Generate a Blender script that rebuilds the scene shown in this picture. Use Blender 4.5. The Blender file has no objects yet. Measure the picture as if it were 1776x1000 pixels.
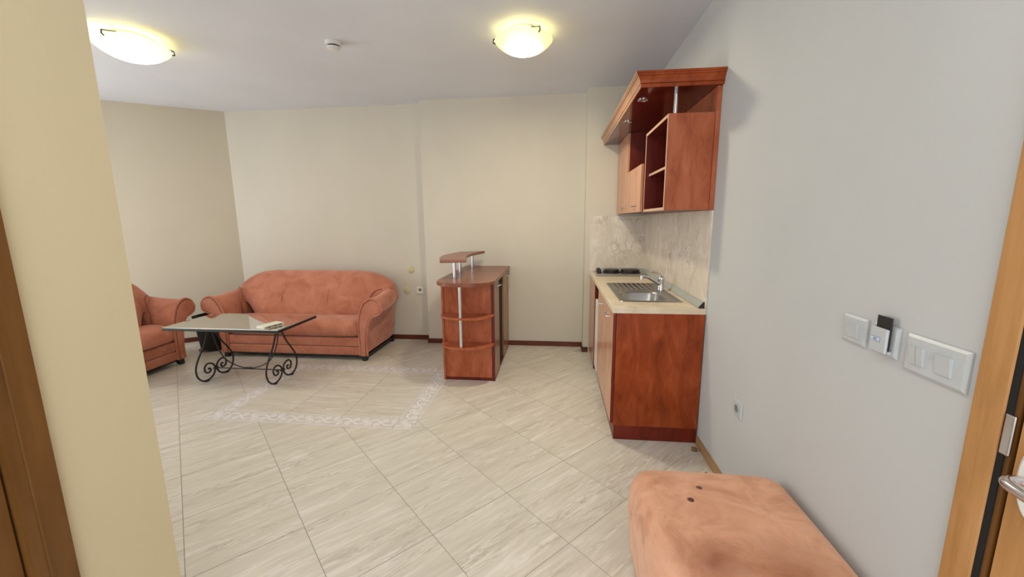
import bpy, bmesh, math, random
from mathutils import Vector, Matrix
random.seed(7)
PI = math.pi
S = bpy.context.scene
COL = S.collection

# ------------------------------------------------------------------ camera
cam_d = bpy.data.cameras.new('camera')
cam = bpy.data.objects.new('camera', cam_d)
COL.objects.link(cam)
S.camera = cam
cam_d.sensor_fit = 'HORIZONTAL'
cam_d.sensor_width = 36.0
cam_d.lens = 694.774 / 1776 * 36.0
cam_d.clip_start = 0.02
RT = Vector((0.9939963596514027, 0.10911709521829184, -0.008043415374189766))
DN = Vector((0.0104559625280745, -0.16791098485477218, -0.9857467088520825))
FW = Vector((-0.10891239528800668, 0.9797445384875707, -0.1680438319499001))
mw = Matrix((RT, -DN, -FW)).transposed().to_4x4()
mw.translation = (0, 0, 1.457)
cam.matrix_world = mw

# ------------------------------------------------------------------ light, exposure
S.view_settings.view_transform = 'Standard'
S.view_settings.look = 'None'
S.view_settings.gamma = 1.0
S.view_settings.use_curve_mapping = False
S.view_settings.exposure = 0.34
W = bpy.data.worlds.new('world'); S.world = W
W.use_nodes = True
W.node_tree.nodes['Background'].inputs['Color'].default_value = (0.93, 0.96, 1.0, 1)
W.node_tree.nodes['Background'].inputs['Strength'].default_value = 1.25

def area(name, loc, target, sx, sy, power, color):
    l = bpy.data.lights.new(name, 'AREA')
    l.shape = 'RECTANGLE'; l.size = sx; l.size_y = sy; l.energy = power; l.color = color
    o = bpy.data.objects.new(name, l); COL.objects.link(o)
    o.location = loc
    o.rotation_euler = (Vector(target) - Vector(loc)).to_track_quat('-Z', 'Y').to_euler()
    return o
# daylight through the balcony door on the left (out of view); two added fill lights in the hall
area('daylight_balcony', (-5.52, 2.15, 1.25), (0, 2.15, 1.25), 1.9, 2.2, 48, (0.93, 0.96, 1.0))
area('hall_fill_back', (-0.1, -1.35, 1.5), (-0.1, 3.0, 1.3), 1.9, 2.2, 20, (0.97, 0.98, 1.0))  # unseen fill from behind the camera, added; no window stands there
area('hall_fill_top', (-0.15, 0.15, 2.72), (-0.15, 0.15, 0), 0.45, 0.45, 8, (1.0, 0.95, 0.88))  # unseen overhead fill, added to brighten the ottoman and right wall

# ------------------------------------------------------------------ materials
def nt(name):
    m = bpy.data.materials.new(name); m.use_nodes = True
    t = m.node_tree
    return m, t, t.nodes['Principled BSDF']
def node(t, typ, **kw):
    n = t.nodes.new(typ)
    for k, v in kw.items(): setattr(n, k, v)
    return n
def ramp(t, fac, stops):
    r = node(t, 'ShaderNodeValToRGB')
    el = r.color_ramp.elements
    while len(el) < len(stops): el.new(0.5)
    for e, (p, c) in zip(el, stops):
        e.position = p; e.color = (*c, 1)
    t.links.new(fac, r.inputs['Fac'])
    return r.outputs['Color']
def coords(t, scale, rnd=False, kind='Object'):
    tc = node(t, 'ShaderNodeTexCoord')
    mp = node(t, 'ShaderNodeMapping')
    mp.inputs['Scale'].default_value = scale
    src = tc.outputs[kind]
    if rnd:
        oi = node(t, 'ShaderNodeObjectInfo')
        mu = node(t, 'ShaderNodeMath', operation='MULTIPLY'); mu.inputs[1].default_value = 37.0
        t.links.new(oi.outputs['Random'], mu.inputs[0])
        ad = node(t, 'ShaderNodeVectorMath', operation='ADD')
        t.links.new(src, ad.inputs[0]); t.links.new(mu.outputs[0], ad.inputs[1])
        src = ad.outputs[0]
    t.links.new(src, mp.inputs['Vector'])
    return mp.outputs['Vector']
def noise(t, vec, scale, detail=4, rough=0.55, dist=0.0):
    n = node(t, 'ShaderNodeTexNoise')
    n.inputs['Scale'].default_value = scale; n.inputs['Detail'].default_value = detail
    n.inputs['Roughness'].default_value = rough; n.inputs['Distortion'].default_value = dist
    t.links.new(vec, n.inputs['Vector'])
    return n.outputs['Fac']
def bump(t, b, h, strength, dist=0.01):
    bn = node(t, 'ShaderNodeBump')
    bn.inputs['Strength'].default_value = strength; bn.inputs['Distance'].default_value = dist
    t.links.new(h, bn.inputs['Height']); t.links.new(bn.outputs['Normal'], b.inputs['Normal'])
def mix(t, fac, a, b_, blend='MIX'):
    m = node(t, 'ShaderNodeMix', data_type='RGBA', blend_type=blend)
    for s, v in ((0, fac), (6, a), (7, b_)):
        if isinstance(v, (int, float)): m.inputs[s].default_value = v
        elif isinstance(v, tuple): m.inputs[s].default_value = (*v, 1)
        else: t.links.new(v, m.inputs[s])
    return m.outputs[2]

def paint(name, c, amount=0.05):
    m, t, b = nt(name)
    f = noise(t, coords(t, (1, 1, 0.6)), 1.3, 3)
    d = tuple(x * (1 - amount) for x in c)
    t.links.new(ramp(t, f, [(0.35, d), (0.65, c)]), b.inputs['Base Color'])
    b.inputs['Roughness'].default_value = 0.75
    bump(t, b, noise(t, coords(t, (1, 1, 1)), 60, 3), 0.05, 0.004)
    return m
def plain(name, c, rough=0.5, metal=0.0, spec=0.5):
    m, t, b = nt(name)
    f = noise(t, coords(t, (1, 1, 1)), 25, 3)
    d = tuple(x * 0.93 for x in c)
    t.links.new(ramp(t, f, [(0.3, d), (0.7, c)]), b.inputs['Base Color'])
    b.inputs['Roughness'].default_value = rough; b.inputs['Metallic'].default_value = metal
    b.inputs['Specular IOR Level'].default_value = spec
    return m
def wood(name, dark, mid, light, scale=(7, 7, 1.8), rough=0.35, fine=0.10, spec=0.3):
    m, t, b = nt(name)
    b.inputs['Specular IOR Level'].default_value = spec
    v = coords(t, scale, True)
    f = noise(t, v, 1.5, 5, 0.6, 0.6)
    c = ramp(t, f, [(0.28, dark), (0.5, mid), (0.72, light)])
    f2 = noise(t, coords(t, (scale[0] * 22, scale[1] * 22, scale[2] * 2), True), 1.0, 3)
    c2 = mix(t, fine, c, ramp(t, f2, [(0.35, dark), (0.65, light)]))
    t.links.new(c2, b.inputs['Base Color'])
    b.inputs['Roughness'].default_value = rough
    return m
def fabric(name):
    m, t, b = nt(name)
    v = coords(t, (1, 1, 1), True)
    f = noise(t, v, 4.5, 5, 0.6, 0.8)
    c = ramp(t, f, [(0.25, (0.33, 0.095, 0.052)), (0.48, (0.50, 0.185, 0.115)), (0.75, (0.62, 0.265, 0.18))])
    f2 = noise(t, v, 90, 2)
    c2 = mix(t, 0.12, c, ramp(t, f2, [(0.3, (0.30, 0.09, 0.05)), (0.7, (0.72, 0.34, 0.23))]))
    t.links.new(c2, b.inputs['Base Color'])
    b.inputs['Roughness'].default_value = 0.9
    b.inputs['Specular IOR Level'].default_value = 0.15
    b.inputs['Sheen Weight'].default_value = 0.55
    b.inputs['Sheen Roughness'].default_value = 0.45
    b.inputs['Sheen Tint'].default_value = (1.0, 0.72, 0.62, 1)
    h = noise(t, coords(t, (1, 1, 1)), 9, 4, 0.55, 1.0)
    bump(t, b, h, 0.35, 0.02)
    return m
def ottoman_fabric(name):
    # worn nap with a darker stained patch near the front corner and two small burn spots
    m, t, b = nt(name)
    v = coords(t, (1, 1, 1))
    f = noise(t, v, 5.5, 6, 0.6, 1.2)
    c = ramp(t, f, [(0.25, (0.44, 0.19, 0.10)), (0.5, (0.66, 0.345, 0.215)), (0.75, (0.74, 0.43, 0.30))])
    def spot(x, y, r0, r1, wob):
        sub = node(t, 'ShaderNodeVectorMath', operation='SUBTRACT'); sub.inputs[1].default_value = (x, y, 0.427)
        t.links.new(v, sub.inputs[0])
        ln = node(t, 'ShaderNodeVectorMath', operation='LENGTH'); t.links.new(sub.outputs[0], ln.inputs[0])
        ad = node(t, 'ShaderNodeMath', operation='MULTIPLY_ADD'); ad.inputs[1].default_value = wob
        t.links.new(noise(t, v, 9 if r1 > 0.05 else 90, 4), ad.inputs[0]); t.links.new(ln.outputs['Value'], ad.inputs[2])
        mr = node(t, 'ShaderNodeMapRange'); mr.inputs['From Min'].default_value = r0; mr.inputs['From Max'].default_value = r1
        mr.inputs['To Min'].default_value = 1; mr.inputs['To Max'].default_value = 0
        t.links.new(ad.outputs[0], mr.inputs['Value'])
        return mr.outputs['Result']
    def times(a, k):
        q = node(t, 'ShaderNodeMath', operation='MULTIPLY'); q.inputs[1].default_value = k
        t.links.new(a, q.inputs[0]); return q.outputs[0]
    c = mix(t, times(spot(-0.13, -0.20, 0.07, 0.20, 0.12), 0.8), c, (0.24, 0.065, 0.03))
    c = mix(t, times(spot(0.09, -0.21, 0.08, 0.24, 0.12), 0.65), c, (0.28, 0.09, 0.04))
    c = mix(t, spot(-0.115, 0.085, 0.014, 0.019, 0.008), c, (0.07, 0.02, 0.01))
    c = mix(t, spot(-0.06, 0.160, 0.013, 0.018, 0.010), c, (0.11, 0.035, 0.015))
    t.links.new(c, b.inputs['Base Color'])
    b.inputs['Roughness'].default_value = 0.9; b.inputs['Specular IOR Level'].default_value = 0.15
    b.inputs['Sheen Weight'].default_value = 0.35; b.inputs['Sheen Tint'].default_value = (1, 0.8, 0.7, 1)
    bump(t, b, noise(t, v, 11, 5, 0.6, 1.5), 0.35, 0.02)
    return m
def stone(name, base, vein, light, scale, rough, streak=(1, 1, 1), rnd=True, veinw=0.03):
    m, t, b = nt(name)
    v = coords(t, streak, rnd)
    f = noise(t, v, scale, 5, 0.6, 0.6)
    c = ramp(t, f, [(0.3, tuple(x * 0.9 for x in base)), (0.5, base), (0.7, light)])
    f2 = noise(t, v, scale * 0.8, 6, 0.65, 1.6)
    ab = node(t, 'ShaderNodeMath', operation='SUBTRACT'); ab.inputs[1].default_value = 0.5
    t.links.new(f2, ab.inputs[0])
    a2 = node(t, 'ShaderNodeMath', operation='ABSOLUTE'); t.links.new(ab.outputs[0], a2.inputs[0])
    mr = node(t, 'ShaderNodeMapRange'); mr.inputs['From Max'].default_value = veinw
    mr.inputs['To Min'].default_value = 0.6; mr.inputs['To Max'].default_value = 0.0
    t.links.new(a2.outputs[0], mr.inputs['Value'])
    f3 = noise(t, v, scale * 0.5, 2)
    mk = node(t, 'ShaderNodeMath', operation='MULTIPLY')
    t.links.new(mr.outputs['Result'], mk.inputs[0])
    t.links.new(ramp(t, f3, [(0.45, (0, 0, 0)), (0.65, (1, 1, 1))]), mk.inputs[1])
    t.links.new(mix(t, mk.outputs[0], c, vein), b.inputs['Base Color'])
    b.inputs['Roughness'].default_value = rough
    return m
def border_mat(name):
    # printed scroll: two vines and a row of rings on a pale lavender-grey strip, in the tile's own plane
    m, t, b = nt(name)
    tc = node(t, 'ShaderNodeTexCoord')
    sp = node(t, 'ShaderNodeSeparateXYZ'); t.links.new(tc.outputs['Object'], sp.inputs[0])
    def M(op, a, b_=None, c=None):
        q = node(t, 'ShaderNodeMath', operation=op)
        for i, x in enumerate((a, b_, c)):
            if x is None: continue
            if isinstance(x, (int, float)): q.inputs[i].default_value = x
            else: t.links.new(x, q.inputs[i])
        return q.outputs[0]
    X, Y = sp.outputs['X'], sp.outputs['Y']
    K = 2 * PI / 0.225
    vine = M('ABSOLUTE', M('SUBTRACT', Y, M('MULTIPLY', M('SINE', M('MULTIPLY', X, K)), 0.034)))
    l1 = M('LESS_THAN', vine, 0.007)
    xm = M('SUBTRACT', M('PINGPONG', X, 0.05625), 0.02)
    ang = M('SINE', M('MULTIPLY', X, K))
    yy = M('ADD', Y, M('MULTIPLY', M('SIGN', ang), 0.026))
    rr = M('SQRT', M('ADD', M('MULTIPLY', xm, xm), M('MULTIPLY', yy, yy)))
    l2 = M('LESS_THAN', M('ABSOLUTE', M('SUBTRACT', rr, 0.021)), 0.005)
    l3 = M('LESS_THAN', rr, 0.009)
    l4 = M('GREATER_THAN', M('ABSOLUTE', Y), 0.066)
    mask = M('MAXIMUM', M('MAXIMUM', l1, l2), M('MAXIMUM', l3, l4))
    f = noise(t, coords(t, (1, 1, 1), True), 14, 4)
    base = ramp(t, f, [(0.3, (0.60, 0.57, 0.545)), (0.7, (0.68, 0.65, 0.62))])
    t.links.new(mix(t, mask, base, (0.84, 0.82, 0.82)), b.inputs['Base Color'])
    b.inputs['Roughness'].default_value = 0.32
    return m
def glass(name):
    m, t, b = nt(name)
    b.inputs['Base Color'].default_value = (0.93, 0.96, 0.94, 1)
    b.inputs['Transmission Weight'].default_value = 1.0
    b.inputs['Roughness'].default_value = 0.02
    b.inputs['IOR'].default_value = 1.52
    return m
def bowl_glass(name, strength, clear, trans):
    m, t, b = nt(name)
    out = t.nodes['Material Output']
    tr = node(t, 'ShaderNodeBsdfTranslucent'); tr.inputs['Color'].default_value = (1.0, 0.96, 0.74, 1)
    ms = node(t, 'ShaderNodeMixShader'); ms.inputs[0].default_value = trans
    b.inputs['Base Color'].default_value = (0.88, 0.86, 0.58, 1); b.inputs['Roughness'].default_value = 0.25
    b.inputs['Emission Color'].default_value = (1.0, 0.93, 0.60, 1)
    f = noise(t, coords(t, (1, 1, 1)), 30, 4)
    mr = node(t, 'ShaderNodeMapRange'); mr.inputs['To Min'].default_value = strength * 0.8; mr.inputs['To Max'].default_value = strength * 1.2
    t.links.new(f, mr.inputs['Value']); t.links.new(mr.outputs['Result'], b.inputs['Emission Strength'])
    t.links.new(b.outputs[0], ms.inputs[1]); t.links.new(tr.outputs[0], ms.inputs[2])
    tp = node(t, 'ShaderNodeBsdfTransparent'); tp.inputs['Color'].default_value = (1.0, 0.97, 0.88, 1)
    m2 = node(t, 'ShaderNodeMixShader'); m2.inputs[0].default_value = clear
    t.links.new(ms.outputs[0], m2.inputs[1]); t.links.new(tp.outputs[0], m2.inputs[2])
    t.links.new(m2.outputs[0], out.inputs['Surface'])
    return m

M_back = paint('wall_paint_cream', (0.64, 0.60, 0.51))
M_left = paint('wall_cream_left_lit', (0.62, 0.565, 0.45))  # same cream paint, the light on this wall mixed into the colour
M_right = paint('wall_cream_right_lit', (0.505, 0.52, 0.525))  # same cream paint, greyed by cool daylight mixed into the colour
M_hall = paint('wall_cream_hall_lit', (0.66, 0.575, 0.38))  # same cream paint, the light at the wall end mixed into the colour
M_ceil = paint('ceiling_paint', (0.74, 0.765, 0.81))
M_grout = plain('grout', (0.46, 0.42, 0.35), 0.9)
M_tile = stone('floor_tile_stone', (0.66, 0.62, 0.54), (0.36, 0.31, 0.24), (0.79, 0.76, 0.70), 4.0, 0.28, (0.8, 7.0, 1), True, 0.05)
M_border = border_mat('floor_border_print')
M_cherry = wood('cherry_wood', (0.17, 0.022, 0.003), (0.29, 0.050, 0.009), (0.41, 0.092, 0.026), (9, 9, 3.0))
M_cherry_lit = wood('cherry_wood_lit', (0.27, 0.055, 0.018), (0.40, 0.105, 0.042), (0.50, 0.16, 0.08), (9, 9, 3.0))  # same cherry, the brighter light on these faces mixed into the colour
M_plinth = wood('plinth_red', (0.11, 0.010, 0.004), (0.165, 0.018, 0.007), (0.21, 0.03, 0.012))
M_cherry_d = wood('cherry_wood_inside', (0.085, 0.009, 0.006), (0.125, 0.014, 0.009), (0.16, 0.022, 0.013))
M_cherry_top = wood('cherry_wood_top', (0.20, 0.065, 0.035), (0.26, 0.095, 0.055), (0.31, 0.125, 0.08), (1.6, 7, 7), 0.28)
M_edge = wood('beech_edge_band', (0.50, 0.30, 0.19), (0.58, 0.37, 0.25), (0.64, 0.43, 0.30))
M_pink = wood('pale_cherry_front', (0.46, 0.20, 0.105), (0.55, 0.27, 0.155), (0.62, 0.33, 0.20), rough=0.22, fine=0.1)
M_oak = wood('door_oak', (0.33, 0.155, 0.05), (0.44, 0.225, 0.08), (0.52, 0.285, 0.115), (9, 9, 1.2), 0.4)
M_oak_d = wood('door_oak_dark', (0.095, 0.038, 0.008), (0.145, 0.062, 0.014), (0.19, 0.085, 0.022), (9, 9, 1.2), 0.4)
M_base_d = wood('baseboard_dark', (0.07, 0.016, 0.008), (0.115, 0.03, 0.014), (0.16, 0.048, 0.022), (2, 2, 8), 0.4)
M_base_l = wood('baseboard_tan', (0.29, 0.165, 0.075), (0.36, 0.21, 0.10), (0.42, 0.26, 0.13), (2, 2, 8), 0.4)
M_fab = fabric('rust_suede')
M_otto = ottoman_fabric('ottoman_suede')
M_pipe = plain('dark_piping', (0.25, 0.085, 0.05), 0.85)
M_black = plain('black_iron', (0.012, 0.011, 0.011), 0.38)
M_dark = plain('black_plastic', (0.014, 0.014, 0.014), 0.5)
M_void = plain('dark_recess', (0.006, 0.005, 0.005), 0.9)
M_steel = plain('brushed_steel', (0.42, 0.41, 0.40), 0.30, 1.0)
M_chrome = plain('satin_chrome', (0.66, 0.66, 0.68), 0.22, 1.0)
M_marble = stone('worktop_marble', (0.69, 0.58, 0.42), (0.33, 0.20, 0.10), (0.80, 0.71, 0.57), 5.0, 0.32, (1, 1, 1), False, 0.02)
M_splash = stone('splashback_marble', (0.67, 0.595, 0.50), (0.24, 0.14, 0.065), (0.79, 0.75, 0.69), 7.0, 0.3, (1, 1, 0.7), True, 0.028)
M_strip = plain('grey_strip', (0.37, 0.385, 0.36), 0.4)
M_white = plain('white_plastic', (0.50, 0.53, 0.55), 0.35)
M_white2 = plain('white_enamel', (0.80, 0.78, 0.76), 0.3)
M_ivory = plain('ivory_plastic', (0.62, 0.55, 0.33), 0.5)
M_paper = plain('white_paper', (0.82, 0.80, 0.70), 0.7)
M_blue = plain('blue_print', (0.22, 0.30, 0.50), 0.5)
M_label = plain('label_print', (0.60, 0.64, 0.70), 0.4)
M_frame = plain('silver_frame', (0.25, 0.23, 0.30), 0.35, 0.9)
M_glass = glass('clear_glass')
def mirror_glass(name):
    # heavily reflecting table glass: part mirror coating, part clear
    m, t, b = nt(name)
    b.inputs['Base Color'].default_value = (0.90, 0.94, 0.92, 1); b.inputs['Transmission Weight'].default_value = 1.0
    b.inputs['Roughness'].default_value = 0.02
    g = node(t, 'ShaderNodeBsdfGlossy'); g.inputs['Roughness'].default_value = 0.03; g.inputs['Color'].default_value = (0.95, 0.95, 0.93, 1)
    ms = node(t, 'ShaderNodeMixShader'); ms.inputs[0].default_value = 0.82
    t.links.new(b.outputs[0], ms.inputs[1]); t.links.new(g.outputs[0], ms.inputs[2])
    t.links.new(ms.outputs[0], t.nodes['Material Output'].inputs['Surface'])
    return m
M_tglass = mirror_glass('table_glass')
M_lamp_l = bowl_glass('lamp_glass_bright', 0.8, 0.40, 0.3)
M_lamp_r = bowl_glass('lamp_glass', 0.32, 0.42, 0.04)
M_scrap = plain('brown_scrap', (0.23, 0.13, 0.05), 0.9)

# ------------------------------------------------------------------ mesh helpers
def BM(): return bmesh.new()
def box(bm, x0, x1, y0, y1, z0, z1, bev=0.0, seg=1):
    vs = [bm.verts.new((x, y, z)) for z in (z0, z1) for y in (y0, y1) for x in (x0, x1)]
    fs = [bm.faces.new([vs[i] for i in q]) for q in
          ((0, 2, 3, 1), (4, 5, 7, 6), (0, 1, 5, 4), (2, 6, 7, 3), (0, 4, 6, 2), (1, 3, 7, 5))]
    if bev > 0:
        es = list({e for f in fs for e in f.edges})
        bmesh.ops.bevel(bm, geom=es, offset=bev, segments=seg, profile=0.5, affect='EDGES')
    return bm
def ring(c, r, n, a=None, b=None):
    a = a or Vector((1, 0, 0)); b = b or Vector((0, 1, 0))
    return [Vector(c) + r * (math.cos(2 * PI * i / n) * a + math.sin(2 * PI * i / n) * b) for i in range(n)]
def loft(bm, loops, closed=True, cap=True, wrap=False):
    L = [[bm.verts.new(p) for p in lp] for lp in loops]
    n = len(L[0]); N = len(L)
    for i in range(N if wrap else N - 1):
        A, B_ = L[i], L[(i + 1) % N]
        for j in range(n if closed else n - 1):
            k = (j + 1) % n
            bm.faces.new((A[j], A[k], B_[k], B_[j]))
    if cap and closed and not wrap:
        bm.faces.new(list(reversed(L[0]))); bm.faces.new(L[-1])
    return L
def tube(bm, pts, r, n=8, closed=False):
    pts = [Vector(p) for p in pts]
    loops = []; prev = None
    N = len(pts)
    for i, p in enumerate(pts):
        if closed: d = pts[(i + 1) % N] - pts[i - 1]
        else: d = pts[min(i + 1, N - 1)] - pts[max(i - 1, 0)]
        d.normalize()
        if prev is None:
            up = Vector((0, 0, 1)) if abs(d.z) < 0.9 else Vector((1, 0, 0))
            a = d.cross(up).normalized()
        else:
            a = (prev - prev.dot(d) * d).normalized()
        prev = a
        loops.append(ring(p, r, n, a, d.cross(a)))
    loft(bm, loops, True, not closed, closed)
    return bm
def cyl(bm, p0, p1, r, n=16, r2=None):
    p0, p1 = Vector(p0), Vector(p1)
    d = (p1 - p0).normalized()
    up = Vector((0, 0, 1)) if abs(d.z) < 0.9 else Vector((1, 0, 0))
    a = d.cross(up).normalized(); b = d.cross(a)
    loft(bm, [ring(p0, r, n, a, b), ring(p1, r if r2 is None else r2, n, a, b)])
    return bm
def lathe(bm, prof, c=(0, 0, 0), n=32):
    c = Vector(c)
    loft(bm, [ring(c + Vector((0, 0, z)), max(r, 1e-4), n) for r, z in prof])
    return bm
def prism(bm, poly, z0, z1):
    loft(bm, [[Vector((x, y, z0)) for x, y in poly], [Vector((x, y, z1)) for x, y in poly]])
    return bm
def smooth_curve(pts, n):
    pts = [Vector(p) for p in pts]; out = []
    P = [2 * pts[0] - pts[1]] + pts + [2 * pts[-1] - pts[-2]]
    for i in range(1, len(P) - 2):
        for k in range(n):
            t = k / n
            out.append(0.5 * ((2 * P[i]) + (-P[i - 1] + P[i + 1]) * t + (2 * P[i - 1] - 5 * P[i] + 4 * P[i + 1] - P[i + 2]) * t * t
                              + (-P[i - 1] + 3 * P[i] - 3 * P[i + 1] + P[i + 2]) * t ** 3))
    out.append(pts[-1])
    return out
def put(name, bm, mat, parent=None, smooth=None, sub=0, origin=None):
    """link bm as one mesh object; geometry is given in world space unless the parent is rotated"""
    bmesh.ops.recalc_face_normals(bm, faces=bm.faces[:])
    off = Vector(origin) if origin is not None else Vector((0, 0, 0))
    if parent is not None:
        p = parent
        while p is not None:
            off = off + p.location if not p.get('local') else off
            p = p.parent
    if off.length > 0: bmesh.ops.translate(bm, verts=bm.verts[:], vec=-off)
    me = bpy.data.meshes.new(name); bm.to_mesh(me); bm.free()
    me.materials.append(mat)
    o = bpy.data.objects.new(name, me); COL.objects.link(o)
    if origin is not None: o.location = origin
    if smooth is not None:
        me.polygons.foreach_set('use_smooth', [True] * len(me.polygons))
        if smooth < 180: me.set_sharp_from_angle(angle=math.radians(smooth))
    if sub:
        md = o.modifiers.new('sub', 'SUBSURF'); md.levels = sub; md.render_levels = sub
    if parent is not None: o.parent = parent
    return o
def thing(name, label, cat, loc=(0, 0, 0), rz=0.0, group=None):
    o = bpy.data.objects.new(name, None); COL.objects.link(o)
    o.location = loc; o.rotation_euler = (0, 0, rz); o.empty_display_size = 0.05
    o['label'] = label; o['category'] = cat
    if group: o['group'] = group
    return o
def tag(o, label, cat, group=None):
    o['label'] = label; o['category'] = cat
    if group: o['group'] = group
    return o
def struct(o, label=None):
    o['kind'] = 'structure'
    if label: o['label'] = label
    return o
def lab(o, label): o['label'] = label; return o

# ------------------------------------------------------------------ the room
XR, ZC = 0.931, 2.763
YA, YB, YC = 4.679, 4.545, 4.362
XAB, XBC = -1.521, 0.303
LW = Vector((-3.973, 4.679)); LD = Vector((-0.826, -0.564))      # left wall: corner and direction
XH, YH = -1.2, 1.0                                               # hall wall, its free edge
XW = -5.6                                                        # balcony wall (out of view)

bm = BM(); box(bm, XW - 0.2, 1.15, -1.5, 5.0, -0.12, -0.0025)
floor = struct(put('floor', bm, M_grout), 'beige stone-look tiled floor laid diagonally around a framed inset')
bm = BM(); box(bm, XW - 0.2, 1.15, -1.5, 5.0, ZC, ZC + 0.1)
struct(put('ceiling', bm, M_ceil), 'flat pale grey painted ceiling')

bm = BM(); box(bm, -4.1, XAB, YA, 4.95, -0.003, ZC)
struct(put('wall_back', bm, M_back), 'cream back wall behind the sofa')
bm = BM(); box(bm, XAB, XBC, YB, 4.95, -0.003, ZC)
struct(put('wall_middle', bm, M_back), 'cream wall section behind the bar counter, standing slightly forward')
bm = BM(); box(bm, XBC, XR, YC, 4.95, -0.003, ZC)
struct(put('wall_kitchen', bm, M_back), 'narrow cream wall section at the far end of the kitchen')
# right wall, with the door opening near the camera
DY0, DY1, DZ = 0.02, 0.872, 2.05
bm = BM()
box(bm, XR, 1.13, DY1, 4.95, -0.003, ZC)
box(bm, XR, 1.13, -1.5, DY0, -0.003, ZC)
box(bm, XR, 1.13, DY0, DY1, DZ, ZC)
struct(put('wall_right', bm, M_right), 'cream right wall with the switches, toned grey-white by daylight')
# left wall (angled)
e = LW + LD * 2.0
nrm = Vector((LD.y, -LD.x))
if nrm.dot(Vector((-1, 1))) < 0: nrm = -nrm
bm = BM(); prism(bm, [LW, e, e + nrm * 0.2, LW + nrm * 0.2], -0.003, ZC)
struct(put('wall_left', bm, M_left), 'cream angled wall behind the armchair')
# hall wall on the left with its door opening
HY0, HY1 = -0.20, 0.70
bm = BM()
box(bm, XH - 0.14, XH, HY1, YH, -0.003, ZC)
box(bm, XH - 0.14, XH, -1.5, HY0, -0.003, ZC)
box(bm, XH - 0.14, XH, HY0, HY1, 2.08, ZC)
struct(put('wall_hall', bm, M_hall), 'yellowish wall end close to the camera on the left')
# near wall of the living room and balcony wall, both out of view
bm = BM(); box(bm, XW, XH - 0.14, YH - 0.14, YH, -0.003, ZC)
struct(put('wall_near', bm, M_back))
bm = BM()
box(bm, XW - 0.14, XW, YH - 0.14, 1.1, -0.003, ZC); box(bm, XW - 0.14, XW, 3.2, e.y + 0.25, -0.003, ZC)
box(bm, XW - 0.14, XW, 1.1, 3.2, 2.4, ZC)
struct(put('wall_balcony', bm, M_back))
win = bpy.data.objects.new('window_1', None); COL.objects.link(win); win.location = (XW, 2.15, 0)
struct(win, 'glazed balcony door on the left')
bm = BM()
for a, b_ in ((1.1, 1.17), (2.115, 2.185), (3.13, 3.2)): box(bm, XW - 0.09, XW - 0.03, a, b_, 0, 2.4, 0.004)
for a, b_ in ((0, 0.07), (2.33, 2.4)):
    box(bm, XW - 0.088, XW - 0.032, 1.17, 2.115, a, b_); box(bm, XW - 0.088, XW - 0.032, 2.185, 3.13, a, b_)
put('window_frame', bm, M_white, win)

# ---- floor tiles
TS, JG = 0.45, 0.003
TH = 0.0045
ga = math.radians(46.3)
g1 = Vector((math.cos(ga), math.sin(ga)))         # grain direction (cross joints)
g2 = Vector((-math.sin(ga), math.cos(ga)))
# joints: lines along g2 at  p.g1 = c1 + .45k ; lines along g1 at p.g2 = c2 + .45k
c1, c2 = -(0.123), 1.973
def clip(poly, n, d):
    out = []
    for i in range(len(poly)):
        a, b_ = poly[i], poly[(i + 1) % len(poly)]
        da, db = a.dot(n) - d, b_.dot(n) - d
        if da <= 0: out.append(a)
        if (da < 0 < db) or (db < 0 < da): out.append(a + (b_ - a) * (da / (da - db)))
    return out
def area2(p): return abs(sum(p[i].x * p[i - 1].y - p[i - 1].x * p[i].y for i in range(len(p)))) / 2
BX0, BX1, BY0, BY1 = -2.645, -1.005, 2.54, 3.72
BW = 0.148
X_, Y_ = Vector((1, 0)), Vector((0, 1))
def room_clip(p):
    p = clip(p, X_, XR - 0.012); p = clip(p, -X_, -XW - 0.01)
    if len(p) < 3: return p
    p = clip(p, -Y_, 1.45)
    if len(p) < 3: return p
    cx = sum(v.x for v in p) / len(p)
    p = clip(p, Y_, (YA if cx < XAB else YB if cx < XBC else YC) - 0.004)
    if len(p) < 3: return p
    return clip(p, nrm, LW.dot(nrm) - 0.004)
full_mesh = None
def tile_obj(polys, cen, ang, mat, name, full=False):
    global full_mesh
    if full and full_mesh: me = full_mesh
    else:
        bm = BM()
        R = Matrix.Rotation(-ang, 2)
        for p in polys:
            q = [R @ (v - cen) for v in p]
            if sum(q[i - 1].x * q[i].y - q[i].x * q[i - 1].y for i in range(len(q))) < 0: q.reverse()
            top = [bm.verts.new((v.x, v.y, 0)) for v in q]; bot = [bm.verts.new((v.x, v.y, -TH)) for v in q]
            bm.faces.new(top)
            for i in range(len(q)): bm.faces.new((bot[i - 1], bot[i], top[i], top[i - 1]))
        me = bpy.data.meshes.new(name); bm.to_mesh(me); bm.free(); me.materials.append(mat)
        if full: full_mesh = me
    o = bpy.data.objects.new(name, me); COL.objects.link(o)
    o.location = (cen.x, cen.y, 0.0); o.rotation_euler = (0, 0, ang); o.parent = floor
    return o
cells = []
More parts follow.
